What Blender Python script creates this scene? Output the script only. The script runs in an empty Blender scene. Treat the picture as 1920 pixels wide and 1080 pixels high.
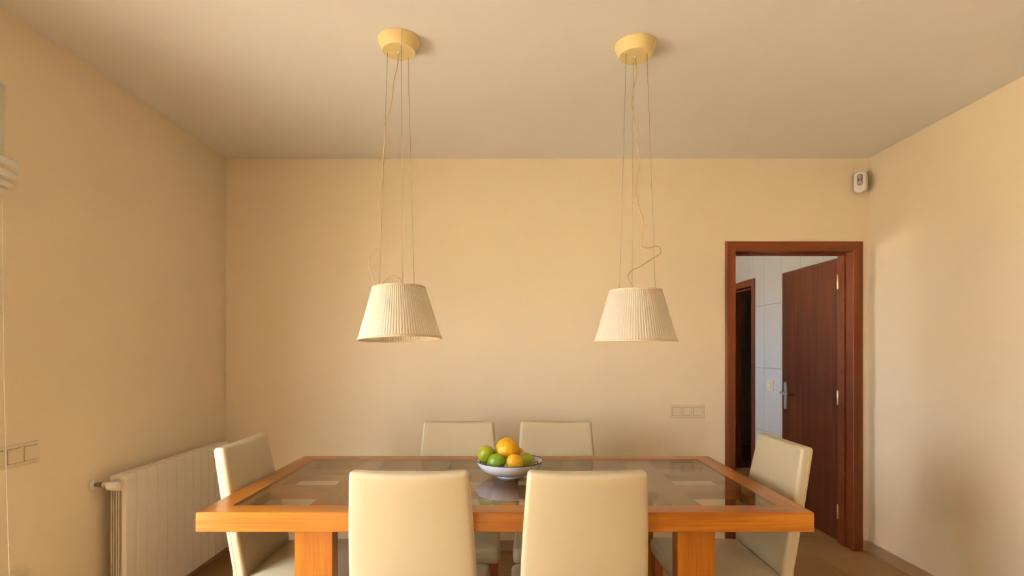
import bpy, math, random
from mathutils import Vector, Matrix, noise

# ------------------------------------------------------------------ camera, sky, light, exposure
scene = bpy.context.scene
COL = scene.collection
F, CX, CY, H = 1000.0, 953.0, 655.0, 1.377      # focal length (px), principal point, eye height

cam_d = bpy.data.cameras.new('camera')
cam = bpy.data.objects.new('camera', cam_d)
COL.objects.link(cam)
cam.location = (0, 0, H)
cam.rotation_euler = (math.pi / 2, 0, 0)
cam_d.sensor_fit = 'HORIZONTAL'
cam_d.sensor_width = 36
cam_d.lens = 36 * F / 1920
cam_d.shift_x = (960 - CX) / 1920
cam_d.shift_y = (CY - 540) / 1920
cam_d.clip_start = 0.05
scene.camera = cam

world = bpy.data.worlds.new('sky')
scene.world = world
world.use_nodes = True
bg = world.node_tree.nodes['Background']
bg.inputs['Color'].default_value = (0.91, 0.96, 1.04, 1)
bg.inputs['Strength'].default_value = 16.5

sun_d = bpy.data.lights.new('sun', 'SUN')
sun_d.energy = 540.0
sun_d.angle = math.radians(1.0)
sun_d.color = (1.0, 0.95, 0.88)
sun = bpy.data.objects.new('sun', sun_d)
COL.objects.link(sun)
sun.rotation_euler = Vector((0.62, -0.62, -0.55)).to_track_quat('-Z', 'Y').to_euler()


def portal(name, loc, rot, sx, sy):
    l = bpy.data.lights.new(name, 'AREA')
    l.shape = 'RECTANGLE'
    l.size, l.size_y = sx, sy
    l.cycles.is_portal = True
    o = bpy.data.objects.new(name, l)
    o.location, o.rotation_euler = loc, rot
    COL.objects.link(o)


# windows: (y0, y1, z0, z1) in the left wall and in the hall wall
WL1 = (0.55, 1.92, 0.0, 2.30)
WL2 = (-1.9, -1.25, 0.0, 2.30)
WH = (4.6, 5.6, 1.05, 2.05)
XL, XR, YB, YF, ZC = -1.931, 2.460, 3.650, -3.0, 2.682
for w, x in ((WL1, -2.25), (WL2, -2.25), (WH, -0.17)):
    portal('daylight_portal', (x, (w[0] + w[1]) / 2, (w[2] + w[3]) / 2), (0, -math.pi / 2, 0), w[3] - w[2], w[1] - w[0])

vs = scene.view_settings
vs.view_transform = 'Standard'
vs.look = 'None'
vs.gamma = 1.0
vs.use_curve_mapping = False
vs.exposure = 0.40
scene.display_settings.display_device = 'sRGB'

random.seed(4)
scene.cycles.caustics_reflective = False
scene.cycles.caustics_refractive = False


# ------------------------------------------------------------------ materials
def lin(r, g, b):
    f = lambda c: (c / 255 / 12.92) if c / 255 <= 0.04045 else ((c / 255 + 0.055) / 1.055) ** 2.4
    return (f(r), f(g), f(b), 1)


def new_mat(name):
    m = bpy.data.materials.new(name)
    m.use_nodes = True
    nt = m.node_tree
    return m, nt, nt.nodes['Principled BSDF']


def noise_node(nt, scale, detail=3, rough=0.5, vec=None, dist=0.0):
    n = nt.nodes.new('ShaderNodeTexNoise')
    n.inputs['Scale'].default_value = scale
    n.inputs['Detail'].default_value = detail
    n.inputs['Roughness'].default_value = rough
    n.inputs['Distortion'].default_value = dist
    if vec is not None:
        nt.links.new(vec, n.inputs['Vector'])
    return n


def ramp(nt, fac, stops):
    r = nt.nodes.new('ShaderNodeValToRGB')
    els = r.color_ramp.elements
    while len(els) < len(stops):
        els.new(0.5)
    for e, (p, c) in zip(els, stops):
        e.position, e.color = p, c
    nt.links.new(fac, r.inputs['Fac'])
    return r


def obj_coord(nt):
    return nt.nodes.new('ShaderNodeTexCoord').outputs['Object']


def add_bump(nt, p, height, strength, dist=0.002):
    b = nt.nodes.new('ShaderNodeBump')
    b.inputs['Strength'].default_value = strength
    b.inputs['Distance'].default_value = dist
    nt.links.new(height, b.inputs['Height'])
    nt.links.new(b.outputs['Normal'], p.inputs['Normal'])


def plain(name, c, rough=0.5, metal=0.0, var=0.04, scale=20, bump=0.0, bscale=200, coat=0.0, spec=0.5):
    m, nt, p = new_mat(name)
    v = obj_coord(nt)
    n = noise_node(nt, scale, 3, 0.5, v)
    a = tuple(x * (1 - var) for x in c[:3]) + (1,)
    b = tuple(min(1, x * (1 + var)) for x in c[:3]) + (1,)
    r = ramp(nt, n.outputs['Fac'], [(0.3, a), (0.7, b)])
    nt.links.new(r.outputs['Color'], p.inputs['Base Color'])
    p.inputs['Roughness'].default_value = rough
    p.inputs['Metallic'].default_value = metal
    p.inputs['Coat Weight'].default_value = coat
    p.inputs['Specular IOR Level'].default_value = spec
    if bump:
        n2 = noise_node(nt, bscale, 2, 0.5, v)
        add_bump(nt, p, n2.outputs['Fac'], bump)
    return m


def wood(name, dark, mid, light, axis=0, rough=0.35, fine=26, coat=0.2, spec=0.5):
    m, nt, p = new_mat(name)
    v = obj_coord(nt)
    mp = nt.nodes.new('ShaderNodeMapping')
    s = [fine * 0.5] * 3
    s[axis] = 0.9
    mp.inputs['Scale'].default_value = s
    nt.links.new(v, mp.inputs['Vector'])
    n = noise_node(nt, 1.0, 6, 0.55, mp.outputs['Vector'], 0.6)
    mp2 = nt.nodes.new('ShaderNodeMapping')
    s2 = [fine * 7] * 3
    s2[axis] = 3.0
    mp2.inputs['Scale'].default_value = s2
    nt.links.new(v, mp2.inputs['Vector'])
    n2 = noise_node(nt, 1.0, 2, 0.5, mp2.outputs['Vector'])
    ma = nt.nodes.new('ShaderNodeMath')
    ma.operation = 'MULTIPLY_ADD'
    ma.inputs[1].default_value = 0.30
    nt.links.new(n2.outputs['Fac'], ma.inputs[0])
    mb = nt.nodes.new('ShaderNodeMath')
    mb.operation = 'MULTIPLY'
    mb.inputs[1].default_value = 0.72
    nt.links.new(n.outputs['Fac'], mb.inputs[0])
    nt.links.new(mb.outputs[0], ma.inputs[2])
    r = ramp(nt, ma.outputs[0], [(0.36, dark), (0.5, mid), (0.66, light)])
    nt.links.new(r.outputs['Color'], p.inputs['Base Color'])
    p.inputs['Roughness'].default_value = rough
    p.inputs['Specular IOR Level'].default_value = spec
    p.inputs['Coat Weight'].default_value = coat
    p.inputs['Coat Roughness'].default_value = 0.15
    add_bump(nt, p, n2.outputs['Fac'], 0.04)
    return m


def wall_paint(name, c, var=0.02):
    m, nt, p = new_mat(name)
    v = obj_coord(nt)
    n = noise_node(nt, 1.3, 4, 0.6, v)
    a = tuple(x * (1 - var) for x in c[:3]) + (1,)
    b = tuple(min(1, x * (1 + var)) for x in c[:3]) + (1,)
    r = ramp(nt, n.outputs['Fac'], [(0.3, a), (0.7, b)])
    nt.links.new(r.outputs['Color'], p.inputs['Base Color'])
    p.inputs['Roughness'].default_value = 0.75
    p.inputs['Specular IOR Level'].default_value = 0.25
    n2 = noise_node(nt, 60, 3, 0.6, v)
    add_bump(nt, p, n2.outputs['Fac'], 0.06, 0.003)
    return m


def glass(name, tint=(0.93, 0.96, 0.94, 1), r0=0.045, edge=1.0):
    m = bpy.data.materials.new(name)
    m.use_nodes = True
    nt = m.node_tree
    nt.nodes.remove(nt.nodes['Principled BSDF'])
    out = nt.nodes['Material Output']
    g = nt.nodes.new('ShaderNodeNewGeometry')
    d = nt.nodes.new('ShaderNodeVectorMath')
    d.operation = 'DOT_PRODUCT'
    nt.links.new(g.outputs['Normal'], d.inputs[0])
    nt.links.new(g.outputs['Incoming'], d.inputs[1])

    def math_node(op, a, b=None):
        n = nt.nodes.new('ShaderNodeMath')
        n.operation = op
        for k, x in enumerate((a, b)):
            if x is None:
                continue
            if isinstance(x, (int, float)):
                n.inputs[k].default_value = x
            else:
                nt.links.new(x, n.inputs[k])
        return n.outputs[0]
    c = math_node('ABSOLUTE', d.outputs['Value'])
    s = math_node('POWER', math_node('SUBTRACT', 1.0, c), 5.0)
    f = math_node('ADD', math_node('MULTIPLY', s, 1 - r0), r0)
    t = nt.nodes.new('ShaderNodeBsdfTransparent')
    t.inputs['Color'].default_value = tint
    gl = nt.nodes.new('ShaderNodeBsdfGlossy')
    gl.inputs['Roughness'].default_value = 0.0
    mx = nt.nodes.new('ShaderNodeMixShader')
    nt.links.new(f, mx.inputs[0])
    nt.links.new(t.outputs[0], mx.inputs[1])
    nt.links.new(gl.outputs[0], mx.inputs[2])
    nt.links.new(mx.outputs[0], out.inputs['Surface'])
    return m


def fabric_shade(name, c, tr=0.45):
    m = bpy.data.materials.new(name)
    m.use_nodes = True
    nt = m.node_tree
    nt.nodes.remove(nt.nodes['Principled BSDF'])
    out = nt.nodes['Material Output']
    v = obj_coord(nt)
    n = noise_node(nt, 300, 2, 0.5, v)
    a = tuple(x * 0.94 for x in c[:3]) + (1,)
    r = ramp(nt, n.outputs['Fac'], [(0.3, a), (0.7, c)])
    d = nt.nodes.new('ShaderNodeBsdfDiffuse')
    t = nt.nodes.new('ShaderNodeBsdfTranslucent')
    nt.links.new(r.outputs['Color'], d.inputs['Color'])
    nt.links.new(r.outputs['Color'], t.inputs['Color'])
    mx = nt.nodes.new('ShaderNodeMixShader')
    mx.inputs[0].default_value = tr
    nt.links.new(d.outputs[0], mx.inputs[1])
    nt.links.new(t.outputs[0], mx.inputs[2])
    nt.links.new(mx.outputs[0], out.inputs['Surface'])
    return m


M = {}
M['wall'] = wall_paint('cream_wall_paint', (0.85, 0.725, 0.535, 1))
M['ceiling'] = wall_paint('white_ceiling_paint', (0.87, 0.86, 0.84, 1))
M['hall_paint'] = wall_paint('hall_white_paint', (0.78, 0.79, 0.80, 1))
M['hall_tile'] = plain('white_glazed_wall_tile', (0.64, 0.65, 0.68, 1), 0.25, var=0.01, scale=3)
M['hall_grout'] = plain('grey_tile_grout', (0.34, 0.33, 0.32, 1), 0.8)
M['unlit_tone'] = wall_paint('unlit_room_shade_tone', (0.10, 0.07, 0.05, 1))  # dark base colour carries the shade of the unlit room
M['tile'] = plain('beige_floor_tile', (0.32, 0.185, 0.08, 1), 0.32, var=0.06, scale=4)
M['grout'] = plain('brown_floor_grout', (0.17, 0.11, 0.07, 1), 0.85)
M['skirting'] = plain('beige_skirting_tile', (0.38, 0.26, 0.14, 1), 0.5, var=0.05, scale=6)
M['terrace'] = plain('terrace_stone', (0.45, 0.38, 0.28, 1), 0.8, var=0.1, scale=2)
M['table_wood'] = wood('honey_table_wood', (0.215, 0.052, 0.0025, 1), (0.35, 0.112, 0.0065, 1), (0.51, 0.20, 0.014, 1), 0, 0.30)
M['chair_wood'] = wood('red_brown_leg_wood', (0.16, 0.03, 0.008, 1), (0.26, 0.06, 0.015, 1), (0.33, 0.09, 0.025, 1), 2, 0.4)
M['casing_wood'] = wood('mahogany_casing_wood', (0.075, 0.014, 0.0025, 1), (0.115, 0.024, 0.004, 1), (0.155, 0.038, 0.007, 1), 0, 0.42, coat=0.0, spec=0.3)
M['door_wood'] = wood('dark_mahogany_veneer', (0.040, 0.008, 0.0012, 1), (0.066, 0.014, 0.0022, 1), (0.095, 0.024, 0.004, 1), 2, 0.5, fine=40, coat=0.0, spec=0.2)
M['leather'] = plain('cream_leather', (0.575, 0.485, 0.315, 1), 0.36, var=0.035, scale=5, bump=0.06, bscale=350, coat=0.08)
M['piping'] = plain('cream_leather_piping', (0.66, 0.50, 0.28, 1), 0.45)
M['glass'] = glass('clear_table_glass', (0.90, 0.92, 0.90, 1))
M['pane'] = glass('window_glass', (0.97, 0.98, 0.98, 1), 0.03)
M['shade'] = fabric_shade('ivory_pleated_fabric', (0.92, 0.86, 0.73, 1))
M['shade_trim'] = fabric_shade('ivory_trim_tape', (0.86, 0.72, 0.50, 1), 0.25)
M['canopy'] = plain('pale_yellow_plastic', (0.78, 0.63, 0.30, 1), 0.45)
M['cable'] = plain('beige_cable_sheath', (0.48, 0.34, 0.18, 1), 0.45)
M['wire'] = plain('steel_wire', (0.30, 0.25, 0.18, 1), 0.5, 0.5)
M['metal'] = plain('brushed_steel', (0.60, 0.58, 0.55, 1), 0.42, 1.0)
M['brass'] = plain('brass_hinge', (0.62, 0.48, 0.24, 1), 0.35, 1.0)
M['white_enamel'] = plain('white_enamel', (0.80, 0.73, 0.63, 1), 0.35, var=0.01)
M['white_plastic'] = plain('white_plastic', (0.78, 0.75, 0.70, 1), 0.4, var=0.01)
M['switch_plastic'] = plain('ivory_switch_plastic', (0.76, 0.66, 0.48, 1), 0.38, var=0.01)
M['dark_plastic'] = plain('dark_grey_plastic', (0.10, 0.085, 0.07, 1), 0.45)
M['grey_plastic'] = plain('grey_lens_plastic', (0.42, 0.37, 0.31, 1), 0.35)
M['blind'] = fabric_shade('cream_blind_fabric', (0.92, 0.88, 0.80, 1), 0.5)
M['white_frame'] = plain('white_window_frame', (0.80, 0.78, 0.74, 1), 0.4)
M['ceramic'] = plain('white_glazed_ceramic', (0.84, 0.84, 0.86, 1), 0.18, var=0.01, coat=0.4)
M['ink'] = plain('dark_blue_glaze', (0.03, 0.025, 0.05, 1), 0.3)
M['bulb'] = plain('frosted_bulb_glass', (0.85, 0.82, 0.76, 1), 0.3)


def fruit_mat(name, stops, rough=0.42, bump=0.15, bscale=160):
    m, nt, p = new_mat(name)
    v = obj_coord(nt)
    n = noise_node(nt, 14, 5, 0.6, v, 0.4)
    r = ramp(nt, n.outputs['Fac'], stops)
    nt.links.new(r.outputs['Color'], p.inputs['Base Color'])
    p.inputs['Roughness'].default_value = rough
    n2 = noise_node(nt, bscale, 2, 0.5, v)
    add_bump(nt, p, n2.outputs['Fac'], bump, 0.004)
    return m


M['lemon'] = fruit_mat('ripe_lemon_peel', [(0.28, (0.60, 0.26, 0.004, 1)), (0.5, (0.76, 0.41, 0.006, 1)), (0.8, (0.80, 0.48, 0.015, 1))], bump=0.3, bscale=120)
M['lemon2'] = fruit_mat('golden_lemon_peel', [(0.3, (0.58, 0.28, 0.006, 1)), (0.55, (0.74, 0.40, 0.010, 1)), (0.8, (0.78, 0.48, 0.025, 1))])
M['lime_yellow'] = fruit_mat('yellow_green_peel', [(0.3, (0.22, 0.30, 0.010, 1)), (0.52, (0.36, 0.38, 0.012, 1)), (0.75, (0.50, 0.44, 0.03, 1))])
M['lime_green'] = fruit_mat('green_lime_peel', [(0.3, (0.10, 0.22, 0.008, 1)), (0.55, (0.17, 0.30, 0.010, 1)), (0.8, (0.28, 0.36, 0.03, 1))])
nt = M['lemon'].node_tree
pb = nt.nodes['Principled BSDF']
old = pb.inputs['Base Color'].links[0].from_socket
sn = noise_node(nt, 75, 3, 0.6, obj_coord(nt))
sr = ramp(nt, sn.outputs['Fac'], [(0.665, (0, 0, 0, 1)), (0.70, (1, 1, 1, 1))])
mx = nt.nodes.new('ShaderNodeMix')
mx.data_type = 'RGBA'
nt.links.new(sr.outputs['Color'], mx.inputs['Factor'])
nt.links.new(old, mx.inputs['A'])
mx.inputs['B'].default_value = (0.22, 0.09, 0.012, 1)
nt.links.new(mx.outputs['Result'], pb.inputs['Base Color'])
M['scar'] = plain('brown_stem_scar', (0.12, 0.07, 0.02, 1), 0.8)


# ------------------------------------------------------------------ mesh helpers
class MB:
    def __init__(self):
        self.v, self.f = [], []

    def add(self, vs, fs):
        o = len(self.v)
        self.v += [tuple(x) for x in vs]
        self.f += [tuple(i + o for i in f) for f in fs]
        return self

    def box(self, x0, x1, y0, y1, z0, z1, b=0.0):
        if b <= 0:
            vs = [(x0, y0, z0), (x1, y0, z0), (x1, y1, z0), (x0, y1, z0), (x0, y0, z1), (x1, y0, z1), (x1, y1, z1), (x0, y1, z1)]
            fs = [(0, 3, 2, 1), (4, 5, 6, 7), (0, 1, 5, 4), (1, 2, 6, 5), (2, 3, 7, 6), (3, 0, 4, 7)]
            return self.add(vs, fs)
        pl = lambda i: [(x0 + i, y0 + i), (x1 - i, y0 + i), (x1 - i, y1 - i), (x0 + i, y1 - i)]
        return self.loft([[(x, y, z0) for x, y in pl(b)], [(x, y, z0 + b) for x, y in pl(0)],
                          [(x, y, z1 - b) for x, y in pl(0)], [(x, y, z1) for x, y in pl(b)]])

    def loft(self, loops, cap0=True, cap1=True, closed=True):
        n = len(loops[0])
        vs = [p for l in loops for p in l]
        fs = []
        for k in range(len(loops) - 1):
            for i in range(n if closed else n - 1):
                j = (i + 1) % n
                fs.append((k * n + i, k * n + j, (k + 1) * n + j, (k + 1) * n + i))
        if cap0:
            fs.append(tuple(range(n - 1, -1, -1)))
        if cap1:
            fs.append(tuple((len(loops) - 1) * n + i for i in range(n)))
        return self.add(vs, fs)

    def lathe(self, prof, n=48, c=(0, 0, 0), axis='z', cap0=False, cap1=False, mod=None):
        loops = []
        for r, h in prof:
            l = []
            for i in range(n):
                a = 2 * math.pi * i / n
                rr = r if mod is None else mod(r, h, i, n)
                x, y = rr * math.cos(a), rr * math.sin(a)
                if axis == 'z':
                    q = (x, y, h)
                elif axis == 'x':
                    q = (h, x, y)
                else:
                    q = (y, h, x)
                l.append((q[0] + c[0], q[1] + c[1], q[2] + c[2]))
            loops.append(l)
        return self.loft(loops, cap0, cap1)

    def tube(self, pts, r, n=8, cap=True):
        pts = [Vector(p) for p in pts]
        t0 = (pts[1] - pts[0]).normalized()
        up = Vector((0, 0, 1)) if abs(t0.z) < 0.9 else Vector((1, 0, 0))
        u = t0.cross(up).normalized()
        loops = []
        for i, p in enumerate(pts):
            t = (pts[min(i + 1, len(pts) - 1)] - pts[max(i - 1, 0)]).normalized()
            u = (u - t * u.dot(t)).normalized()
            w = t.cross(u)
            rr = r[i] if isinstance(r, (list, tuple)) else r
            loops.append([p + (u * math.cos(2 * math.pi * k / n) + w * math.sin(2 * math.pi * k / n)) * rr for k in range(n)])
        return self.loft(loops, cap, cap)

    def build(self, name, mat, parent=None, smooth=False, loc=None, rot=None, angle=None):
        me = bpy.data.meshes.new(name)
        me.from_pydata(self.v, [], self.f)
        me.update()
        me.materials.append(M[mat])
        o = bpy.data.objects.new(name, me)
        COL.objects.link(o)
        if parent is not None:
            o.parent = parent
        if loc is not None:
            o.location = loc
        if rot is not None:
            o.rotation_euler = rot
        if smooth:
            for p in me.polygons:
                p.use_smooth = True
            if angle is not None:
                me.set_sharp_from_angle(angle=math.radians(angle))
        return o


def tag(o, label, cat, group=None, kind=None):
    o['label'] = label
    o['category'] = cat
    if group:
        o['group'] = group
    if kind:
        o['kind'] = kind
    return o


def empty(name, loc, rz=0.0):
    o = bpy.data.objects.new(name, None)
    o.location = loc
    o.rotation_euler = (0, 0, rz)
    o.empty_display_size = 0.1
    COL.objects.link(o)
    return o


def copy_tree(o, parent=None):
    c = o.copy()
    COL.objects.link(c)
    c.parent = parent
    for ch in list(o.children):
        copy_tree(ch, c)
    return c


def catmull(pts, k=8):
    P = [Vector(p) for p in pts]
    P = [P[0] * 2 - P[1]] + P + [P[-1] * 2 - P[-2]]
    out = []
    for i in range(1, len(P) - 2):
        a, b, c, d = P[i - 1:i + 3]
        for s in range(k):
            t = s / k
            out.append(0.5 * ((2 * b) + (c - a) * t + (2 * a - 5 * b + 4 * c - d) * t * t + (3 * b - a - 3 * c + d) * t ** 3))
    out.append(P[-2])
    return out


def fillet(corners, r, seg=4):
    """closed 2D polygon (ccw) with rounded corners"""
    out = []
    n = len(corners)
    for i in range(n):
        p = Vector(corners[i]).to_2d()
        a = Vector(corners[i - 1]).to_2d()
        b = Vector(corners[(i + 1) % n]).to_2d()
        da, db = (a - p).normalized(), (b - p).normalized()
        ang = math.acos(max(-1, min(1, da.dot(db))))
        t = r / math.tan(ang / 2)
        c = p + (da + db).normalized() * (r / math.sin(ang / 2))
        s, e = p + da * t - c, p + db * t - c
        a0, a1 = math.atan2(s.y, s.x), math.atan2(e.y, e.x)
        while a1 < a0:
            a1 += 2 * math.pi
        for k in range(seg + 1):
            q = a0 + (a1 - a0) * k / seg
            out.append((c.x + r * math.cos(q), c.y + r * math.sin(q)))
    return out


def interp(tab, x):
    if x <= tab[0][0]:
        return tab[0][1]
    for (a, u), (b, v) in zip(tab, tab[1:]):
        if x <= b:
            return u + (v - u) * (x - a) / (b - a)
    return tab[-1][1]


# ------------------------------------------------------------------ room shell
def wall_mesh(axis, a0, a1, t0, t1, holes, z1=ZC):
    """wall running along x or y from a0 to a1, thickness t0..t1, rectangular holes (h0,h1,z0,z1)"""
    mb = MB()

    def put(p0, p1, q0, q1):
        if p1 - p0 < 1e-5 or q1 - q0 < 1e-5:
            return
        if axis == 'x':
            mb.box(p0, p1, t0, t1, q0, q1)
        else:
            mb.box(t0, t1, p0, p1, q0, q1)
    cur = a0
    for h0, h1, z0, zz in sorted(holes):
        put(cur, h0, 0, z1)
        put(h0, h1, 0, z0)
        put(h0, h1, zz, z1)
        cur = h1
    put(cur, a1, 0, z1)
    return mb


def struct(o, label, cat):
    return tag(o, label, cat, kind='structure')


D1 = (1.530, 2.372, 0.0, 2.065)      # rough hole of the dining room door
D2 = (5.46, 6.21, 0.0, 2.05)         # rough hole of the door in the hall
XH = 2.505                           # tiled hall wall plane

struct(wall_mesh('y', YF - 0.15, YB + 0.15, XL - 0.30, XL, [WL2, WL1]).build('wall_left', 'wall'), 'cream painted left wall behind the radiator', 'wall')
struct(wall_mesh('x', XL, 2.61, YB, YB + 0.15, [D1]).build('wall_back', 'wall'), 'cream painted back wall with the mahogany doorway', 'wall')
struct(wall_mesh('y', YF - 0.15, YB, XR, XR + 0.15, []).build('wall_right', 'wall'), 'plain cream painted right wall', 'wall')
struct(wall_mesh('x', XL, XR, YF - 0.15, YF, []).build('wall_front', 'wall'), 'plain cream wall opposite the back wall, behind the viewer', 'wall')
struct(MB().box(-2.2, 4.6, YF - 0.15, 8.0, ZC, ZC + 0.12).build('ceiling', 'ceiling'), 'flat off-white painted ceiling above the table', 'ceiling')

fl = struct(MB().box(-2.2, 4.6, YF - 0.2, 8.0, -0.12, -0.003).build('floor', 'grout'), 'floor of large beige ceramic tiles', 'floor')
T = 0.45
tm = MB().box(-T / 2 + 0.002, T / 2 - 0.002, -T / 2 + 0.002, T / 2 - 0.002, -0.010, 0.0, 0.0012)
tile0 = None
for i in range(-9, 4):
    for j in range(-15, 10):
        x, y = 2.06 + (i + 0.5) * T, 3.486 + (j + 0.5) * T
        if j >= 1 and (x < 0.8 or x > 3.7 or y > 7.4):
            continue
        if x < -2.05 or (y < 3.5 and x > 2.7) or y < -3.0:
            continue
        if tile0 is None:
            tile0 = tm.build('tile', 'tile', fl)
            t = tile0
        else:
            t = tile0.copy()
            COL.objects.link(t)
        t.location = (x, y, 0)
struct(MB().box(-40, 40, -40, 40, -0.30, -0.14).build('ground', 'terrace'), 'stone terrace ground outside the house', 'ground')

struct(MB().box(-5.4, XL - 0.30, 2.05, 2.25, -0.14, 4.6).build('wall_sun_blocker', 'hall_paint'), 'added unseen white wall outside, keeping sun off the glazed door', 'wall')  # unseen screen added to block direct sun from the door under the blind

# hall beyond the doorway
hw = struct(wall_mesh('y', YB + 0.15, 7.6, XH + 0.008, XH + 0.16, [D2]).build('wall_hall_right', 'hall_grout'), 'white tiled hall wall seen through the doorway', 'wall')
TW, TH = 0.325, 0.612
tiles = {}
for k in range(-3, 10):
    y0 = 4.571 + k * TW
    y1 = y0 + TW
    for r in range(-1, 4):
        z0 = 0.583 + r * TH
        z1 = min(z0 + TH, ZC)
        z0 = max(z0, 0.0)
        for a, b, c, d in ((y0, y1, z0, z1),):
            a = max(a, YB + 0.16)
            if b - a < 0.03:
                continue
            parts = [(a, b, c, d)]
            if b > D2[0] and a < D2[1] and c < D2[3]:         # cut round the hall door
                parts = [(a, D2[0], c, d), (D2[1], b, c, d), (max(a, D2[0]), min(b, D2[1]), D2[3], d)]
            for a, b, c, d in parts:
                if b - a < 0.02 or d - c < 0.02:
                    continue
                MB().box(XH, XH + 0.007, a + 0.0018, b - 0.0018, c + 0.0018, d - 0.0018, 0.0012).build('wall_tile', 'hall_tile', hw)
struct(wall_mesh('y', YB + 0.15, 7.75, -0.15, 0.0, [WH]).build('wall_hall_left', 'hall_paint'), 'white hall wall with a window, beyond the doorway', 'wall')
struct(wall_mesh('x', 0.0, 4.45, 7.6, 7.75, []).build('wall_hall_end', 'hall_paint'), 'white end wall of the hall beyond the doorway', 'wall')
struct(wall_mesh('y', 4.8, 7.6, 4.3, 4.45, []).build('wall_store_right', 'unlit_tone'), 'wall of the unlit room past the hall, shade put into its colour', 'wall')
struct(wall_mesh('x', XH + 0.16, 4.45, 4.65, 4.8, []).build('wall_store_front', 'unlit_tone'), 'side wall of the unlit room past the hall, shade put into its colour', 'wall')

# skirting
struct(MB().box(XR - 0.011, XR, YF, YB, 0, 0.07, 0.002).build('baseboard_right', 'skirting'), 'beige tile skirting along the right wall', 'baseboard')
struct(MB().box(XL + 0.012, 1.480, YB - 0.011, YB, 0, 0.07, 0.002).build('baseboard_back', 'skirting'), 'beige tile skirting along the back wall left of the doorway', 'baseboard')
struct(MB().box(2.422, XR - 0.012, YB - 0.011, YB, 0, 0.07, 0.002).build('baseboard_corner', 'skirting'), 'short beige skirting piece between door casing and corner', 'baseboard')
struct(MB().box(XL, XL + 0.011, 1.99, YB, 0, 0.07, 0.002).build('baseboard_left', 'skirting'), 'beige tile skirting under the radiator', 'baseboard')


# ------------------------------------------------------------------ doors
def casing_board(length, w, t, miter0, miter1, flip=1):
    """board along local x, width along +y*flip, thickness towards -z... mitred ends on the outer side"""
    # profile across width: (y, depth)
    prof = [(0, 0), (0, t * 0.75), (0.006, t), (w - 0.010, t), (w, t * 0.7), (w, 0)]
    l0, l1 = [], []
    for y, d in prof:
        l0.append((-miter0 * y, y * flip, d))
        l1.append((length + miter1 * y, y * flip, d))
    mb = MB().loft([l0, l1])
    return mb


d1 = empty('door_1', (0, YB, 0))
struct(d1, 'dark mahogany doorway with its door standing open into the hall', 'door')
OX0, OX1, OZ = 1.552, 2.352, 2.045
# casing on the dining side: boards run along their own local x, y outward, z towards the room
def casing(root, x0, x1, zt, w, t, ypos, facing):
    # matrices: local x-> board direction, local y -> outward in wall plane, local z -> out of the wall
    n = Vector((0, -1, 0)) if facing < 0 else Vector((0, 1, 0))
    for nm, o, ax, outw, ln, m0, m1 in (
            ('casing', Vector((x0, ypos, 0)), Vector((0, 0, 1)), Vector((-1, 0, 0)), zt, 0, 1),
            ('casing', Vector((x1, ypos, 0)), Vector((0, 0, 1)), Vector((1, 0, 0)), zt, 0, 1),
            ('casing', Vector((x0, ypos, zt)), Vector((1, 0, 0)), Vector((0, 0, 1)), x1 - x0, 1, 1)):
        ob = casing_board(ln, w, t, m0, m1).build(nm, 'casing_wood', root)
        mt = Matrix((ax, outw, n)).transposed().to_4x4()
        mt.translation = o
        ob.matrix_local = mt


casing(d1, OX0, OX1, OZ, 0.069, 0.014, 0.0, -1)
casing(d1, OX0, OX1, OZ, 0.069, 0.014, 0.15, 1)
# jamb lining: left, right, head, boards along local x
for nm, x0, x1 in (('jamb', D1[0], OX0), ('jamb', OX1, D1[1])):
    MB().box(0, 2.045, -0.075, 0.075, x0 - (x0 + x1) / 2, x1 - (x0 + x1) / 2).build(nm, 'casing_wood', d1, loc=((x0 + x1) / 2, 0.075, 0), rot=(0, -math.pi / 2, 0))
MB().box(D1[0], D1[1], 0, 0.15, OZ, D1[3]).build('head_jamb', 'casing_wood', d1)
# door stop
MB().box(OX1 - 0.012, OX1, 0.065, 0.105, 0, OZ, 0.002).build('door_stop', 'casing_wood', d1)
MB().box(OX0, OX0 + 0.012, 0.065, 0.105, 0, OZ, 0.002).build('door_stop', 'casing_wood', d1)
MB().box(OX0 + 0.012, OX1 - 0.012, 0.065, 0.105, OZ - 0.012, OZ, 0.002).build('door_stop', 'casing_wood', d1)
# leaf, open 90 degrees into the hall, hinged on the right
leaf = MB().box(-0.018, 0.018, 0.0, 0.775, 0.008, 2.03, 0.002).build('door_leaf', 'door_wood', d1, loc=(2.374, 0.160, 0))
pl = MB()
lp = fillet([(-0.021, -0.115), (0.021, -0.115), (0.021, 0.115), (-0.021, 0.115)], 0.018, 6)
pl.loft([[(-0.018, 0.715 + a, 0.985 + b) for a, b in lp][::-1], [(-0.026, 0.715 + a, 0.985 + b) for a, b in lp][::-1]])
pl.build('handle_plate', 'metal', leaf, True, angle=40)
lv = MB().tube(catmull([(-0.026, 0.715, 1.01), (-0.060, 0.715, 1.01), (-0.070, 0.705, 1.01), (-0.072, 0.66, 1.008), (-0.070, 0.59, 1.006)], 6), 0.0095, 12)
lv.build('lever_handle', 'metal', leaf, True, angle=50)
for z in (0.22, 1.03, 1.86):
    hg = MB().lathe([(0.0001, z - 0.055), (0.005, z - 0.053), (0.0065, z - 0.05), (0.0065, z + 0.05), (0.005, z + 0.053), (0.0001, z + 0.055)], 12, (2.352, 0.157, 0))
    hg.box(2.3495, 2.353, 0.145, 0.157, z - 0.045, z + 0.045)
    hg.build('hinge', 'brass', d1, True, angle=40)

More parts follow.
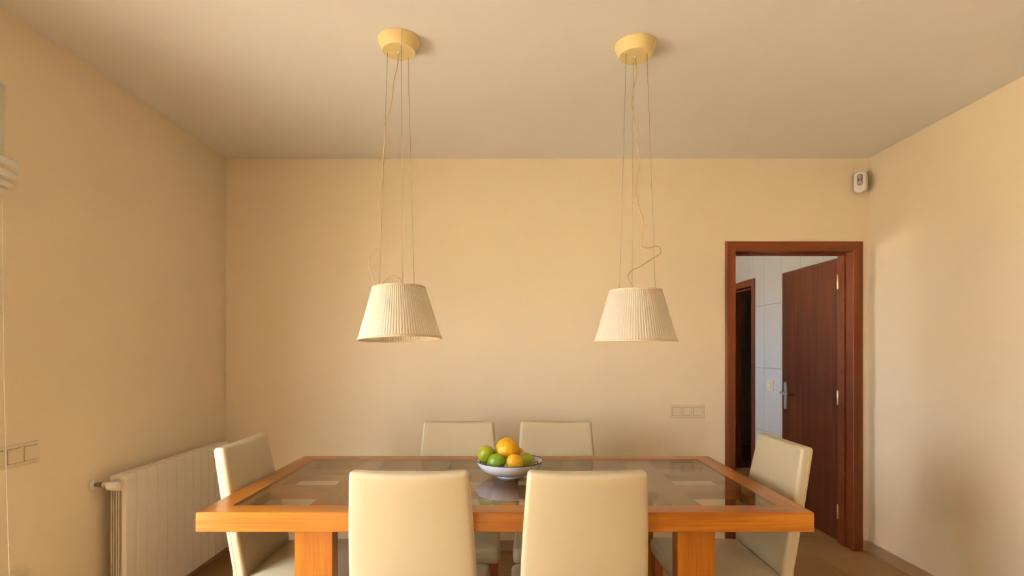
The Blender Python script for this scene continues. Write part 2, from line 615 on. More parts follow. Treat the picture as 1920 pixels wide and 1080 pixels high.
# door in the hall, open on an unlit room
d2 = empty('door_2', (XH, 0, 0))
struct(d2, 'dark wooden door frame in the tiled hall wall, open on an unlit room', 'door')
n = Vector((-1, 0, 0))
y0, y1, zt = D2[0] + 0.02, D2[1] - 0.02, 2.03
for o, ax, outw, ln, m0, m1 in ((Vector((0, y0, 0)), Vector((0, 0, 1)), Vector((0, -1, 0)), zt, 0, 1),
                                (Vector((0, y1, 0)), Vector((0, 0, 1)), Vector((0, 1, 0)), zt, 0, 1),
                                (Vector((0, y0, zt)), Vector((0, 1, 0)), Vector((0, 0, 1)), y1 - y0, 1, 1)):
    ob = casing_board(ln, 0.069, 0.014, m0, m1).build('casing', 'casing_wood', d2)
    mt = Matrix((ax, outw, n)).transposed().to_4x4()
    mt.translation = o
    ob.matrix_local = mt
MB().box(0.0, 0.16, D2[0], y0, 0, zt).build('jamb', 'door_wood', d2)
MB().box(0.0, 0.20, y1, D2[1], 0, zt).build('jamb', 'door_wood', d2)
MB().box(0.0, 0.16, D2[0], D2[1], zt, D2[3]).build('head_jamb', 'door_wood', d2)
MB().box(0.06, 0.10, y0, y1, zt - 0.015, zt).build('door_stop', 'door_wood', d2)
MB().box(0.165, 0.94, D2[0] - 0.05, D2[0] - 0.014, 0.008, 2.02, 0.002).build('door_leaf', 'door_wood', d2)


# ------------------------------------------------------------------ windows
def glazed_door(name, label, axis, w, t0, t1, cat='window', leaves=2):
    r = struct(empty(name, (0, 0, 0)), label, cat)
    a0, a1, z0, z1 = w
    tm_, e = (t0 + t1) / 2, 0.05

    def bx(nm, p0, p1, q0, q1, th, mat, par):
        mb = MB()
        if axis == 'y':
            mb.box(tm_ - th, tm_ + th, p0, p1, q0, q1, 0.002)
        else:
            mb.box(p0, p1, tm_ - th, tm_ + th, q0, q1, 0.002)
        return mb.build(nm, mat, par)
    bx('frame_post', a0, a0 + e, z0, z1, 0.04, 'white_frame', r)
    bx('frame_post', a1 - e, a1, z0, z1, 0.04, 'white_frame', r)
    bx('frame_head', a0 + e, a1 - e, z1 - e, z1, 0.04, 'white_frame', r)
    bx('frame_sill', a0 + e, a1 - e, z0, z0 + 0.03, 0.04, 'white_frame', r)
    b0, b1 = a0 + e, a1 - e
    for k in range(leaves):
        p0, p1 = b0 + (b1 - b0) * k / leaves, b0 + (b1 - b0) * (k + 1) / leaves
        s = 0.055
        q0, q1 = z0 + 0.03, z1 - e
        sash = bx('sash', p0, p0 + s, q0, q1, 0.025, 'white_frame', r)
        bx('sash_stile', p1 - s, p1, q0, q1, 0.025, 'white_frame', sash)
        bx('sash_rail', p0 + s, p1 - s, q1 - s, q1, 0.025, 'white_frame', sash)
        bx('sash_rail', p0 + s, p1 - s, q0, q0 + s, 0.025, 'white_frame', sash)
        bx('pane', p0 + s, p1 - s, q0 + s, q1 - s, 0.003, 'pane', sash)
    return r


glazed_door('window_1', 'white glazed door in the left wall under the raised blind', 'y', WL1, XL - 0.29, XL - 0.19)
glazed_door('window_2', 'white glazed door in the left wall, out of view beside the viewer', 'y', WL2, XL - 0.29, XL - 0.19, leaves=1)
glazed_door('window_3', 'white window of the hall beyond the doorway', 'y', WH, -0.14, -0.04, leaves=2)

# ------------------------------------------------------------------ roman blind
bl = tag(empty('roman_blind', (XL, 1.25, 2.38)), 'cream fabric roman blind drawn up in folds at the left edge', 'blind')
by0, by1 = -0.76, 0.77
MB().box(0.001, 0.026, by0, by1, -0.03, 0.0, 0.003).build('headrail', 'white_frame', bl)
fb = MB()
sec = [(0.026, -0.002), (0.029, -0.004), (0.024, -0.20), (0.020, -0.30), (0.016, -0.30), (0.020, -0.20), (0.024, -0.02)]
fb.loft([[(x, by0, z) for x, z in sec], [(x, by1, z) for x, z in sec]])
fb.build('blind_panel', 'blind', bl)
for zt, d, sag in ((-0.285, 0.078, 0.034), (-0.330, 0.072, 0.030), (-0.365, 0.058, 0.028), (-0.392, 0.030, 0.026)):
    outer, inner = [], []
    for k in range(13):
        a = k / 12
        outer.append((0.006 + d * math.sin(a * math.pi / 2), zt + 0.010 - sag * (a ** 1.6)))
        inner.append((0.006 + (d - 0.004) * math.sin(a * math.pi / 2), zt - 0.012 - sag * (a ** 1.3) * 0.72))
    loop = outer + inner[::-1]
    mb = MB().loft([[(x, by0, z) for x, z in loop], [(x, by1, z) for x, z in loop]])
    mb.build('blind_fold', 'blind', bl, True, angle=40)
chain = MB()
cp = [((5, 372), 2.005), ((5.5, 500), 2.005), ((6.5, 640), 2.005), ((9.5, 790), 2.005), ((12, 900), 2.005), ((14.5, 985), 2.005), ((17, 1065), 2.005), ((18, 1120), 2.005)]
pts = catmull([((px - CX) * Y / F - XL, Y - 1.25, H - (py - CY) * Y / F - 2.38) for (px, py), Y in cp], 40)
chain.tube(pts[::4], 0.0008, 5)
acc, last = 0.0, pts[0]
for p in pts:
    if (p - last).length >= 0.0062:
        last = p
        r = 0.0022
        chain.add([p + Vector(q) * r for q in ((1, 0, 0), (-1, 0, 0), (0, 1, 0), (0, -1, 0), (0, 0, 1), (0, 0, -1))],
                  [(0, 2, 4), (2, 1, 4), (1, 3, 4), (3, 0, 4), (2, 0, 5), (1, 2, 5), (3, 1, 5), (0, 3, 5)])
chain.build('pull_chain', 'white_plastic', bl)


# ------------------------------------------------------------------ switch plates
def switch_plate(name, label, cat, loc, rz, gangs, kinds, gw=0.071, h=0.086, group=None):
    """plate in local xz plane, facing local -y"""
    r = tag(empty(name, loc, rz), label, cat, group)
    w = gw * gangs + 0.015
    pl2 = fillet([(-w / 2, -h / 2), (w / 2, -h / 2), (w / 2, h / 2), (-w / 2, h / 2)], 0.005, 3)
    i2 = fillet([(-w / 2 + 0.002, -h / 2 + 0.002), (w / 2 - 0.002, -h / 2 + 0.002), (w / 2 - 0.002, h / 2 - 0.002), (-w / 2 + 0.002, h / 2 - 0.002)], 0.004, 3)
    MB().loft([[(a, 0, b) for a, b in pl2], [(a, -0.007, b) for a, b in pl2], [(a, -0.010, b) for a, b in i2]]).build('frame_plate', 'switch_plastic', r)
    for g in range(gangs):
        cx = (g - (gangs - 1) / 2) * gw
        k = kinds[g]
        rk = MB()
        a = 0.028
        if k == 'rocker':
            MB().box(cx - a - 0.0015, cx + a + 0.0015, -0.0104, -0.0095, -a - 0.0015, a + 0.0015).build('gap', 'dark_plastic', r)
            rk.loft([[(cx - a, -0.0104, -a), (cx + a, -0.0104, -a), (cx + a, -0.0104, a), (cx - a, -0.0104, a)],
                     [(cx - a + .001, -0.017, -a + .001), (cx + a - .001, -0.017, -a + .001), (cx + a - .001, -0.0135, a - .001), (cx - a + .001, -0.0135, a - .001)]])
            rk.build('rocker', 'switch_plastic', r)
        elif k == 'double':
            MB().box(cx - a - 0.0015, cx + a + 0.0015, -0.0104, -0.0095, -a - 0.0015, a + 0.0015).build('gap', 'dark_plastic', r)
            for q0, q1 in ((cx - a, cx - 0.001), (cx + 0.001, cx + a)):
                MB().loft([[(q0, -0.0104, -a), (q1, -0.0104, -a), (q1, -0.0104, a), (q0, -0.0104, a)],
                           [(q0 + .001, -0.017, -a + .001), (q1 - .001, -0.017, -a + .001), (q1 - .001, -0.0135, a - .001), (q0 + .001, -0.0135, a - .001)]]).build('rocker', 'switch_plastic', r)
        else:
            sc = MB().lathe([(0.027, -0.0101), (0.026, -0.0130), (0.021, -0.0130), (0.0195, -0.0106), (0.0001, -0.0106)], 32, (cx, 0, 0), 'y')
            so = sc.build('socket', 'switch_plastic', r, True, angle=30)
            for s_ in (-1, 1):
                MB().lathe([(0.0028, -0.0112), (0.0001, -0.0112)], 10, (cx + s_ * 0.0095, 0, 0), 'y').build('pin_hole', 'dark_plastic', so)
    return r


switch_plate('light_switch', 'ivory three-gang light switch on the back wall left of the doorway', 'light switch', (1.221, YB, 0.954), 0, 3, ('rocker', 'rocker', 'rocker'))
switch_plate('light_switch', 'ivory three-gang switch plate on the left wall beside the bead chain', 'light switch', (XL, 2.074, 0.962), math.pi / 2, 3, ('rocker', 'rocker', 'rocker'))
switch_plate('wall_socket', 'ivory socket plate low on the left wall at the bottom edge', 'wall socket', (XL, 2.03, 0.462), math.pi / 2, 3, ('rocker', 'socket', 'socket'))
switch_plate('light_switch', 'small white switch on the tiled hall wall seen through the doorway', 'light switch', (XH, 5.086, 1.03), -math.pi / 2, 1, ('double',), gw=0.095, h=0.096)

# ------------------------------------------------------------------ motion sensor
ms = tag(empty('motion_sensor', (2.396, YB - 0.032, 2.504), math.radians(-42)), 'small white motion detector high in the right back corner', 'motion sensor')
def cap_loop(w, zt, zb, y):
    pts = []
    for k in range(9):
        a = math.pi * k / 8
        pts.append((w * math.cos(a), y, zt - w * 0.55 + w * 0.55 * math.sin(a)))
    for k in range(9):
        a = math.pi + math.pi * k / 8
        pts.append((w * math.cos(a), y, zb + w * 0.8 + w * 0.8 * math.sin(a)))
    return pts
MB().loft([cap_loop(0.041, 0.076, -0.070, -0.004)[::-1], cap_loop(0.041, 0.076, -0.070, -0.020)[::-1]]).build('back_plate', 'grey_plastic', ms, True, angle=40)
MB().loft([cap_loop(0.038, 0.072, -0.076, -0.020)[::-1], cap_loop(0.038, 0.072, -0.076, -0.046)[::-1], cap_loop(0.034, 0.067, -0.071, -0.054)[::-1], cap_loop(0.030, 0.062, -0.066, -0.056)[::-1]]).build('housing', 'white_plastic', ms, True, angle=35)
lens = MB().loft([cap_loop(0.015, 0.048, -0.028, -0.0565)[::-1], cap_loop(0.014, 0.047, -0.027, -0.0585)[::-1]]).build('lens_window', 'dark_plastic', ms)
MB().loft([cap_loop(0.011, 0.044, 0.016, -0.0585)[::-1], cap_loop(0.009, 0.042, 0.018, -0.0625)[::-1]]).build('lens_dome', 'grey_plastic', lens, True, angle=40)
MB().loft([cap_loop(0.011, 0.004, -0.024, -0.0585)[::-1], cap_loop(0.009, 0.002, -0.022, -0.0625)[::-1]]).build('lens_dome', 'grey_plastic', lens, True, angle=40)
MB().lathe([(0.0045, -0.0590), (0.003, -0.0635), (0.0001, -0.0640)], 12, (0, 0, 0.010), 'y').build('indicator', 'white_plastic', lens, True)
MB().lathe([(0.005, -0.0555), (0.004, -0.0580), (0.0001, -0.0585)], 12, (0, 0, -0.047), 'y').build('screw_cover', 'white_plastic', ms, True)
MB().box(-0.012, 0.012, -0.004, 0.036, -0.02, 0.02).build('mounting_bracket', 'white_plastic', ms, loc=(-0.012, 0, 0))

# ------------------------------------------------------------------ radiator
rd = tag(empty('radiator', (XL + 0.0015, 2.507, 0.0)), 'white panel-section radiator on the left wall behind the end chair', 'radiator')
RP, RN = 0.0772, 12
RX0, RX1, RZ0, RZ1 = 0.055, 0.131, 0.113, 0.785
face = MB()
# a section: front plate (slightly bowed edges), top with grille lip, inner fins, back plate
lp = [(-0.0366, -0.012), (-0.0366, 0.0045), (-0.0352, 0.0065), (0.0352, 0.0065), (0.0366, 0.0045), (0.0366, -0.012)]
face.loft([[(RX1 - 0.0065 + d, y, RZ0) for y, d in lp][::-1], [(RX1 - 0.0065 + d, y, RZ1 - 0.020) for y, d in lp][::-1],
           [(RX1 - 0.0090 + d * 0.9, y, RZ1 - 0.006) for y, d in lp][::-1], [(RX1 - 0.016 + d * 0.6, y, RZ1) for y, d in lp][::-1]])
core = MB()
core.box(RX0, RX1 - 0.0195, -0.0355, 0.0355, RZ1 - 0.075, RZ1 - 0.003, 0.004)
core2 = MB().box(RX0, RX1 - 0.0195, -0.0355, 0.0355, RZ0 + 0.010, RZ0 + 0.075, 0.004)
fin = MB()
for k in range(5):
    x = RX0 + 0.003 + k * 0.0120
    fin.box(x, x + 0.0025, -0.034, 0.034, RZ0 + 0.070, RZ1 - 0.070)
fin.box(RX0 + 0.003, RX1 - 0.0195, -0.004, 0.004, RZ0 + 0.070, RZ1 - 0.070)
s0 = face.build('section', 'white_enamel', rd, loc=(0, RP / 2, 0))
c0 = core.build('header', 'white_enamel', s0)
c1 = core2.build('header', 'white_enamel', s0)
f0 = fin.build('fins', 'white_enamel', s0)
for k in range(1, RN):
    s = copy_tree(s0, rd)
    s.location = (0, (k + 0.5) * RP, 0)
VZ, VY = 0.748, -0.030
MB().lathe([(0.0001, 0.001), (0.024, 0.001), (0.024, 0.006), (0.018, 0.010), (0.009, 0.012)], 28, (0, VY, VZ), 'x').build('wall_rosette', 'white_enamel', rd, True, angle=40)
MB().lathe([(0.008, 0.004), (0.008, 0.022), (0.0115, 0.022), (0.0115, 0.042), (0.008, 0.042), (0.008, 0.05)], 14, (0, VY, VZ), 'x').build('pipe_nut', 'dark_plastic', rd, True, angle=40)
vb = MB().lathe([(0.0085, 0.046), (0.012, 0.048), (0.014, 0.056), (0.0125, 0.066), (0.013, 0.074)], 16, (0, VY, VZ), 'x')
vb.tube([(0.085, VY, VZ), (0.092, VY + 0.012, VZ + 0.006), (0.096, 0.030, VZ + 0.008)], 0.0125, 14)
vb.build('valve_body', 'metal', rd, True, angle=45)
MB().lathe([(0.0001, 0.074), (0.015, 0.074), (0.019, 0.078), (0.0185, 0.115), (0.016, 0.124), (0.0001, 0.125)], 22, (0, VY - 0.006, VZ - 0.004), 'x').build('valve_knob', 'white_plastic', rd, True, angle=40)
for z in (0.30, 0.64):
    for y in (0.16, 0.77):
        MB().box(0.0, RX0 + 0.01, y - 0.01, y + 0.01, z - 0.01, z + 0.01).build('wall_bracket', 'white_enamel', rd)

# ------------------------------------------------------------------ table
TXC, TYC, TZ = -0.0125, 2.530, 0.765
HX, HY, RW, RT = 1.160, 0.530, 0.092, 0.074
tb = tag(empty('dining_table', (TXC, TYC, 0)), 'long honey wood dining table with inset glass top', 'table')


def rail(half, name):
    """mitred rail along local x, outer face at local y=0, inner at y=RW; top at z=0"""
    b = 0.0025
    prof = [(b, -RT), (RW, -RT), (RW, 0.0), (b, 0.0), (0, -b), (0, -RT + b)]
    l0 = [(-half + y, y, z) for y, z in prof]
    l1 = [(half - y, y, z) for y, z in prof]
    return MB().loft([l0, l1]).build(name, 'table_wood', tb)


for half, loc, rz in ((HX, (0, -HY, TZ), 0), (HX, (0, HY, TZ), math.pi), (HY, (-HX, 0, TZ), -math.pi / 2), (HY, (HX, 0, TZ), math.pi / 2)):
    o = rail(half, 'frame_rail')
    o.location = loc
    o.rotation_euler = (0, 0, rz)
GX, GY = HX - RW - 0.0015, HY - RW - 0.0015
MB().box(-GX, GX, -GY, GY, TZ - 0.0075, TZ - 0.0005, 0.001).build('glass_top', 'glass', tb)
# lattice below the glass: long slats and short cross pieces
LZ1, LZ0 = TZ - 0.0085, TZ - 0.042
PX, OW = 0.362, 0.247
PY, OD = 0.318, 0.204
slx = (PX - OW) / 2
for k in range(-2, 3):                                     # across the table
    cxk = k * PX
    o = MB().box(-GY, GY, -slx, slx, LZ0, LZ1, 0.0015).build('lattice_slat', 'table_wood', tb, loc=(cxk, 0, 0), rot=(0, 0, math.pi / 2))
edge0 = 2 * PX + slx + OW
for s_ in (-1, 1):
    MB().box(-GY, GY, 0, GX - edge0, LZ0, LZ1, 0.0015).build('lattice_slat', 'table_wood', tb, loc=(s_ * edge0 if s_ > 0 else -GX, 0, 0), rot=(0, 0, math.pi / 2)).location.x = (GX if s_ > 0 else -edge0)
yc = 0.012
bands = [(-GY, yc - PY - OD / 2), (yc - PY + OD / 2, yc - OD / 2), (yc + OD / 2, yc + PY - OD / 2), (yc + PY + OD / 2, GY)]
for a, b in bands:
    if b - a < 0.004:
        continue
    for k in range(-3, 3):
        x0 = k * PX + slx
        x1 = x0 + OW
        MB().box(-OW / 2, OW / 2, -(b - a) / 2, (b - a) / 2, LZ0 + 0.001, LZ1 - 0.0005).build('lattice_cross_piece', 'table_wood', tb, loc=((x0 + x1) / 2, (a + b) / 2, 0))
for sx in (-1, 1):
    for sy in (-1, 1):
        lx = sx * 0.738
        ly = sy * (HY - 0.055 - 0.034)
        zl = TZ - RT - 0.0
        MB().box(0, zl, -0.033, 0.033, -0.073, 0.073, 0.002).build('leg', 'table_wood', tb, loc=(lx, ly, 0), rot=(0, -math.pi / 2, 0))
# underframe beam that carries legs
for sx in (-1, 1):
    MB().box(-(HY - RW), HY - RW, -0.073, 0.073, TZ - RT, LZ0 - 0.001, 0.001).build('leg_beam', 'table_wood', tb, loc=(sx * 0.738, 0, 0), rot=(0, 0, math.pi / 2))


# ------------------------------------------------------------------ chairs
BW = [(0.30, 0.238), (0.45, 0.236), (0.60, 0.231), (0.75, 0.2235), (0.87, 0.2155), (0.945, 0.210)]
yfront = lambda z: -(z - 0.42) * (0.19 if z > 0.42 else 0.06)
BT = 0.055


def back_loop(z, inset=0.0, zo=None):
    hw, yf = interp(BW, z) - inset, yfront(z) - inset
    yr = yfront(z) - BT + inset
    r = max(0.004, 0.016 - inset)
    c = fillet([(-hw, yr), (hw, yr), (hw, yf), (-hw, yf)], r, 4)
    out = []
    m = len(c) // 4
    for q in range(4):
        seg = c[q * m:(q + 1) * m]
        out += seg
        a, b = seg[-1], c[((q + 1) * m) % len(c)]
        k = 9 if q in (0, 2) else 1
        for i in range(1, k + 1):
            t = i / (k + 1)
            out.append((a[0] + (b[0] - a[0]) * t, a[1] + (b[1] - a[1]) * t))
    res = []
    zz = z if zo is None else zo
    top = max(0, min(1, (z - 0.80) / 0.13))
    ym = (yf + yr) / 2
    for x, y in out:
        u = max(-1, min(1, x / hw))
        bul = 0.005 * (1 - u * u)
        cup = 0.010 * (u * u - 0.5)                 # slight wrap towards the sitter
        res.append((x, y + (bul if y > ym else -bul) + cup, zz + top * (0.0065 * u * u - 0.004)))
    return res


def make_chair():
    root = empty('dining_chair', (0, 0, 0))
    mb = MB()
    loops = [back_loop(0.315, 0.006), back_loop(0.318, 0.0)]
    for z in (0.36, 0.42, 0.48, 0.55, 0.62, 0.69, 0.76, 0.82, 0.87, 0.905, 0.928):
        loops.append(back_loop(z))
    for k in range(1, 6):
        a = k / 5 * math.pi / 2
        loops.append(back_loop(0.929, 0.016 * (1 - math.cos(a)), 0.929 + 0.016 * math.sin(a)))
    mb.loft(loops)
    back = mb.build('backrest', 'leather', root, True, angle=60)
    # piping seam along the rear edges
    for s_ in (-1, 1):
        pts = []
        for k in range(24):
            z = 0.32 + (0.925 - 0.32) * k / 23
            hw = interp(BW, z)
            top = max(0, min(1, (z - 0.80) / 0.13))
            pts.append((s_ * (hw - 0.0008), yfront(z) - BT + 0.019 + 0.004, z + top * 0.0025))
        MB().tube(pts, 0.0022, 6).build('piping', 'piping', back, True)
    # seat
    mb = MB()

    def sl(inset, z, crown=0.0):
        fh, bh, ya, yb = 0.260 - inset, 0.238 - inset, 0.000 + inset, 0.447 - inset
        c = fillet([(-bh, ya), (bh, ya), (fh, yb), (-fh, yb)], max(0.006, 0.028 - inset * 0.6), 5)
        return [(x, y, z) for x, y in c]
    loops = [sl(0.004, 0.322), sl(0.0, 0.326), sl(-0.003, 0.355), sl(0.0, 0.378)]
    for k in range(1, 6):
        a = k / 5 * math.pi / 2
        loops.append(sl(0.020 * (1 - math.cos(a)), 0.378 + 0.016 * math.sin(a)))
    for ins, dz in ((0.05, 0.006), (0.09, 0.011), (0.14, 0.0145), (0.19, 0.016)):
        loops.append(sl(ins, 0.394 + dz))
    mb.loft(loops)
    seat = mb.build('seat', 'leather', root, True, angle=60)
    p2 = [(x, y, 0.3755) for x, y, z in sl(-0.001, 0)]
    MB().tube(p2 + [p2[0]], 0.0020, 5).build('seat_piping', 'piping', seat, True)
    for s_ in (-1, 1):
        l = lambda cx, cy, hw, z: [(cx - hw, cy - hw, z), (cx + hw, cy - hw, z), (cx + hw, cy + hw, z), (cx - hw, cy + hw, z)]
        MB().loft([l(s_ * 0.226, 0.414, 0.015, 0.0), l(s_ * 0.226, 0.414, 0.022, 0.324)]).build('leg', 'chair_wood', root)
        MB().loft([l(s_ * 0.208, -0.085, 0.015, 0.0), l(s_ * 0.208, -0.022, 0.022, 0.318)]).build('leg', 'chair_wood', root)
    return root


chairs = [((-0.349, 2.012, 0), math.radians(-0.8), 'cream leather chair with its back to the viewer, left of the two in front'),
          ((0.278, 2.012, 0), math.radians(0.4), 'cream leather chair with its back to the viewer, right of the two in front'),
          ((-0.297, 3.069, 0), math.pi, 'cream leather chair behind the table, left of the fruit bowl'),
          ((0.284, 3.069, 0), math.pi, 'cream leather chair behind the table, right of the fruit bowl'),
          ((-1.139, 2.530, 0), -math.pi / 2, 'cream leather chair at the table end beside the radiator'),
          ((1.192, 2.545, 0), math.pi / 2, 'cream leather chair at the table end in front of the doorway')]
ch0 = make_chair()
for i, (loc, rz, lab) in enumerate(chairs):
    c = ch0 if i == 0 else copy_tree(ch0)
    c.location = loc
    c.rotation_euler = (0, 0, rz)
    tag(c, lab, 'chair', 'cream leather dining chairs')

# ------------------------------------------------------------------ pendant lamps
def pendant(label, X, Y, cable, wires, shade_z, shade_rot, ring_r=0.086, seam=-70):
    r = tag(empty('pendant_lamp', (X, Y, ZC)), label, 'pendant lamp', 'pendant lamps over the dining table')
    zt, zb = shade_z
    can = MB().lathe([(0.0001, 0.0), (0.084, 0.0), (0.0875, -0.003), (0.0875, -0.007), (0.0705, -0.048), (0.068, -0.0505), (0.0001, -0.0505)], 56).build('canopy', 'canopy', r, True, angle=35)
    sa = math.radians(seam)
    MB().tube([(q * math.cos(sa), q * math.sin(sa), h) for q, h in ((0.0878, -0.004), (0.0876, -0.0072), (0.0790, -0.0278), (0.0708, -0.0478))], 0.0007, 5).build('seam', 'wire', can)
    MB().lathe([(0.0062, -0.0500), (0.0055, -0.060), (0.0001, -0.061)], 14).build('cord_grip', 'white_plastic', can, True, angle=40)
    rt, rb = 0.1085, 0.1715
    hgt = zt - zb
    cz = zt - ZC
    NP = 92

    def pleat(rr, h, i, n):
        ph = (i % (n // NP)) / (n // NP)
        return rr + 0.0030 * (1 - abs(2 * ph - 1)) * (1.0 if ph < 0.5 else 0.6)
    mb = MB()
    n = NP * 6
    prof_o = [(rt + (rb - rt) * t, -hgt * t) for t in (0.0, 0.02, 0.33, 0.66, 0.98, 1.0)]
    prof_i = [(a - 0.0025, b) for a, b in prof_o][::-1]
    mb.lathe(prof_o + prof_i + [prof_o[0]], n, mod=pleat)
    so = mb.build('shade', 'shade', r, True, angle=25, loc=(0, 0, cz), rot=shade_rot)
    for nm, rr, z0 in (('trim_band', rt, 0.0), ('trim_band', rb, -hgt + 0.006)):
        MB().lathe([(rr + 0.0026, z0 + 0.0012), (rr + 0.0036, z0 - 0.001), (rr + 0.0040, z0 - 0.006), (rr + 0.003, z0 - 0.0072), (rr - 0.0035, z0 - 0.0072), (rr - 0.0035, z0 + 0.0012), (rr + 0.0026, z0 + 0.0012)], 96).build(nm, 'shade_trim', so, True, angle=50)
    # spider with three arms, socket and bulb inside the shade
    sp = MB()
    for a in wires:
        c_, s_ = math.cos(math.radians(a)), math.sin(math.radians(a))
        sp.tube([(0.016 * c_, 0.016 * s_, -0.030), (0.104 * c_, 0.104 * s_, -0.004)], 0.0018, 6)
    sp.lathe([(0.019, -0.026), (0.019, -0.034), (0.014, -0.034), (0.014, -0.026), (0.019, -0.026)], 24)
    sp.build('spider', 'metal', so, True, angle=40)
    MB().lathe([(0.0001, -0.015), (0.014, -0.016), (0.0165, -0.022), (0.0165, -0.075), (0.0001, -0.076)], 24).build('bulb_socket', 'white_plastic', so, True, angle=40)
    MB().lathe([(0.012, -0.074), (0.014, -0.085), (0.026, -0.110), (0.030, -0.130), (0.026, -0.152), (0.014, -0.163), (0.0001, -0.166)], 28).build('bulb', 'bulb', so, True)
    # suspension wires
    from mathutils import Euler
    R = Euler(shade_rot).to_matrix()
    for a in wires:
        c_, s_ = math.cos(math.radians(a)), math.sin(math.radians(a))
        top = Vector((0.050 * c_, 0.050 * s_, -0.049))
        bot = R @ Vector((ring_r * c_, ring_r * s_, -0.009)) + Vector((0, 0, cz))
        MB().tube([top, (top + bot) / 2, bot], 0.0010, 6).build('suspension_wire', 'wire', r, True)
    def P(px, py):
        return ((px - CX) * Y / F - X, 0.0, H - (py - CY) * Y / F - ZC)
    for nm, path in cable:
        pts = []
        for k, (px, py) in enumerate(path):
            x, y, z = P(px, py)
            pts.append((x, 0.0, z))
        # pull the first and last points to the lamp axis in depth
        MB().tube(catmull(pts, 6), 0.0023, 8).build(nm, 'cable', r, True)
    return r


cabL = [('power_cable', [(748, 92), (746.7, 100), (744.7, 126), (739, 151), (733.6, 195), (724, 229), (721.7, 259), (718, 307), (716, 345), (710, 385), (714, 410), (713.5, 440), (709, 460), (697, 477), (691.8, 489), (692, 502), (699, 517), (703, 532), (705, 548), (716, 556), (730, 560)]),
        ('power_cable', [(714, 545), (716, 534), (722, 526), (730, 520), (740, 518), (749, 523), (753, 532), (754, 548)])]
cabR = [('power_cable', [(1190, 98), (1189.5, 104), (1193, 123), (1193, 143), (1188, 165), (1185, 195.5), (1188, 218), (1194, 251), (1196, 284), (1198.6, 315), (1195, 338), (1192, 357), (1196, 385), (1204, 408), (1205.5, 428), (1202.5, 446), (1202, 455), (1205, 462), (1214, 465), (1230, 462), (1237.5, 465), (1238, 475), (1222, 486), (1198, 501), (1184, 507), (1177.5, 518), (1180, 528), (1188, 540), (1191, 556)])]
YL, YR_ = 2.250, 2.285
pendant('pendant lamp with ivory pleated shade hung slightly askew, the left one', (748 - CX) * YL / F, YL, cabL, (172, 52, -68),
        (1.636, 1.4185), (math.radians(-2.7), math.radians(-1.9), 0))
pendant('pendant lamp with level ivory pleated shade, the one nearer the doorway', (1191.5 - CX) * YR_ / F, YR_, cabR, (87, 207, -33),
        (1.630, 1.4115), (math.radians(0.4), 0, 0), seam=-42)

# ------------------------------------------------------------------ fruit bowl
BXc, BYc = 0.006, 2.577
bw = tag(empty('fruit_bowl', (BXc, BYc, TZ)), 'white ceramic footed bowl with dark rim holding citrus fruit', 'bowl')
outer = [(0.050, 0.003), (0.052, 0.0), (0.058, 0.0), (0.0585, 0.004), (0.0575, 0.0075), (0.072, 0.0095), (0.095, 0.0155), (0.118, 0.0255), (0.137, 0.0385), (0.151, 0.0545), (0.1585, 0.068), (0.1615, 0.0775)]
inner = [(0.1605, 0.0785), (0.1585, 0.0775), (0.1545, 0.0685), (0.146, 0.0560), (0.132, 0.0415), (0.114, 0.0300), (0.092, 0.0210), (0.069, 0.0150), (0.035, 0.0125), (0.0001, 0.012)]
MB().lathe([(0.0001, 0.006), (0.047, 0.005)] + outer + inner, 72).build('body', 'ceramic', bw, True, angle=60)
MB().lathe([(0.1606, 0.0752), (0.1622, 0.0772), (0.1620, 0.0786), (0.1605, 0.0792), (0.1588, 0.0786), (0.1572, 0.0770)], 72).build('rim_line', 'ink', bw, True)
# painted scrolls on the inner wall, slightly proud of the glaze
inn = [(r, h) for h, r in [(0.012, 0.01), (0.0125, 0.035), (0.0150, 0.069), (0.0210, 0.092), (0.0300, 0.114), (0.0415, 0.132), (0.0560, 0.146), (0.0685, 0.1545), (0.0775, 0.1585)]]
for base in range(0, 360, 60):
    for kind in (0, 1):
        pts = []
        for k in range(26):
            t = k / 25
            a = t * 3.6 * math.pi / 1.5
            rad = 0.024 * (1 - 0.62 * t)
            cr, ca = (0.128, base + 20) if kind == 0 else (0.130, base + 44)
            sgn = 1 if kind == 0 else -1
            rr = cr + rad * math.sin(a) * 0.95
            th = math.radians(ca) + sgn * rad * math.cos(a) / cr
            rr = min(rr, 0.155)
            pts.append((rr * math.cos(th), rr * math.sin(th), interp(inn, rr) + 0.0006))
        MB().tube(pts, [0.0013 + 0.0014 * math.sin(math.pi * k / 25) for k in range(26)], 6).build('painted_scroll', 'ink', bw, True)


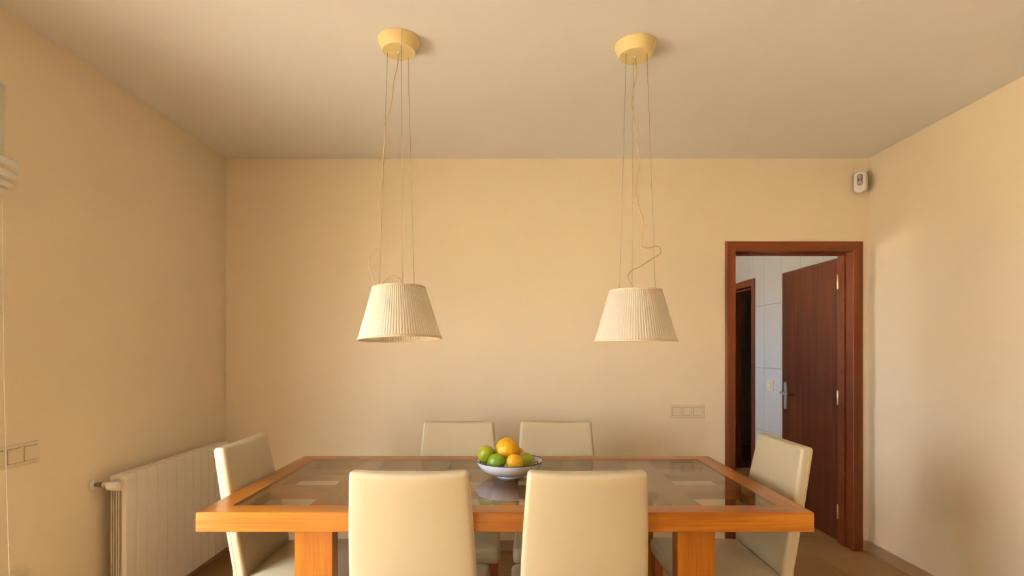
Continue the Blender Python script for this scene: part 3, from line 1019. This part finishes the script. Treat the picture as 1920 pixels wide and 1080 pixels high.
def fruit(name, label, cat, mat, px, py, Y, rx, ry, rz, rough, nip, rot, seed):
    X, Z = (px - CX) * Y / F, H - (py - CY) * Y / F
    o = tag(empty(name, (X, Y, Z - rz)), label, cat, 'citrus fruit in the bowl')
    nu, nv = 40, 26
    vs, fs = [], []
    for j in range(nv + 1):
        ph = math.pi * j / nv
        for i in range(nu):
            th = 2 * math.pi * i / nu
            d = Vector((math.sin(ph) * math.cos(th), math.sin(ph) * math.sin(th), math.cos(ph)))
            k = 1 + rough * (noise.noise(d * 3.2 + Vector((seed, 0, 0))) * 0.8 + 0.6 * noise.noise(d * 8 + Vector((0, seed, 0))) + 0.3 * noise.noise(d * 17))
            k += nip * math.exp(-((1 - d.z) / 0.035)) + nip * 0.4 * math.exp(-((1 + d.z) / 0.02))
            vs.append((d.x * rx * k, d.y * ry * k, d.z * rz * k))
    for j in range(nv):
        for i in range(nu):
            q = (i + 1) % nu
            fs.append((j * nu + i, (j + 1) * nu + i, (j + 1) * nu + q, j * nu + q))
    p = MB().add(vs, fs).build('peel', mat, o, True, loc=(0, 0, rz), rot=rot)
    MB().lathe([(0.0045, 1.0), (0.0035, 1.03), (0.0001, 1.035)], 10).build('stem_scar', 'scar', p, True)
    sc = p.children[0]
    for v in sc.data.vertices:
        v.co.z = -rz * (1 + nip * 0.4) * (v.co.z - 0.01) - 0.0
    return o


R_ = math.radians
fruit('lemon', 'big knobbly yellow lemon on top of the fruit in the bowl', 'lemon', 'lemon', 951.5, 842.5, 2.600, 0.057, 0.056, 0.056, 0.062, 0.05, (R_(150), R_(12), 0), 1.3)
fruit('lime', 'round yellow-green lime at the left rim of the bowl', 'lime', 'lime_yellow', 912, 851.5, 2.585, 0.042, 0.042, 0.044, 0.015, 0.03, (R_(65), R_(10), R_(-15)), 4.1)
fruit('lime', 'deep green lime at the front of the bowl', 'lime', 'lime_green', 931, 866, 2.517, 0.039, 0.039, 0.043, 0.015, 0.06, (R_(10), R_(78), 0), 7.7)
fruit('lemon', 'small yellow lemon at the front of the bowl beside the green lime', 'lemon', 'lemon2', 964.5, 867.5, 2.515, 0.0395, 0.0395, 0.041, 0.016, 0.05, (R_(20), R_(-50), 0), 2.9)
fruit('lime', 'olive green lime behind the small front lemon', 'lime', 'lime_yellow', 985, 864, 2.605, 0.040, 0.040, 0.042, 0.015, 0.04, (R_(40), R_(70), 0), 9.2)
fruit('lemon', 'small yellow lemon half hidden behind the big knobbly lemon', 'lemon', 'lemon2', 971.5, 852, 2.674, 0.034, 0.034, 0.036, 0.016, 0.04, (R_(50), R_(20), 0), 5.5)
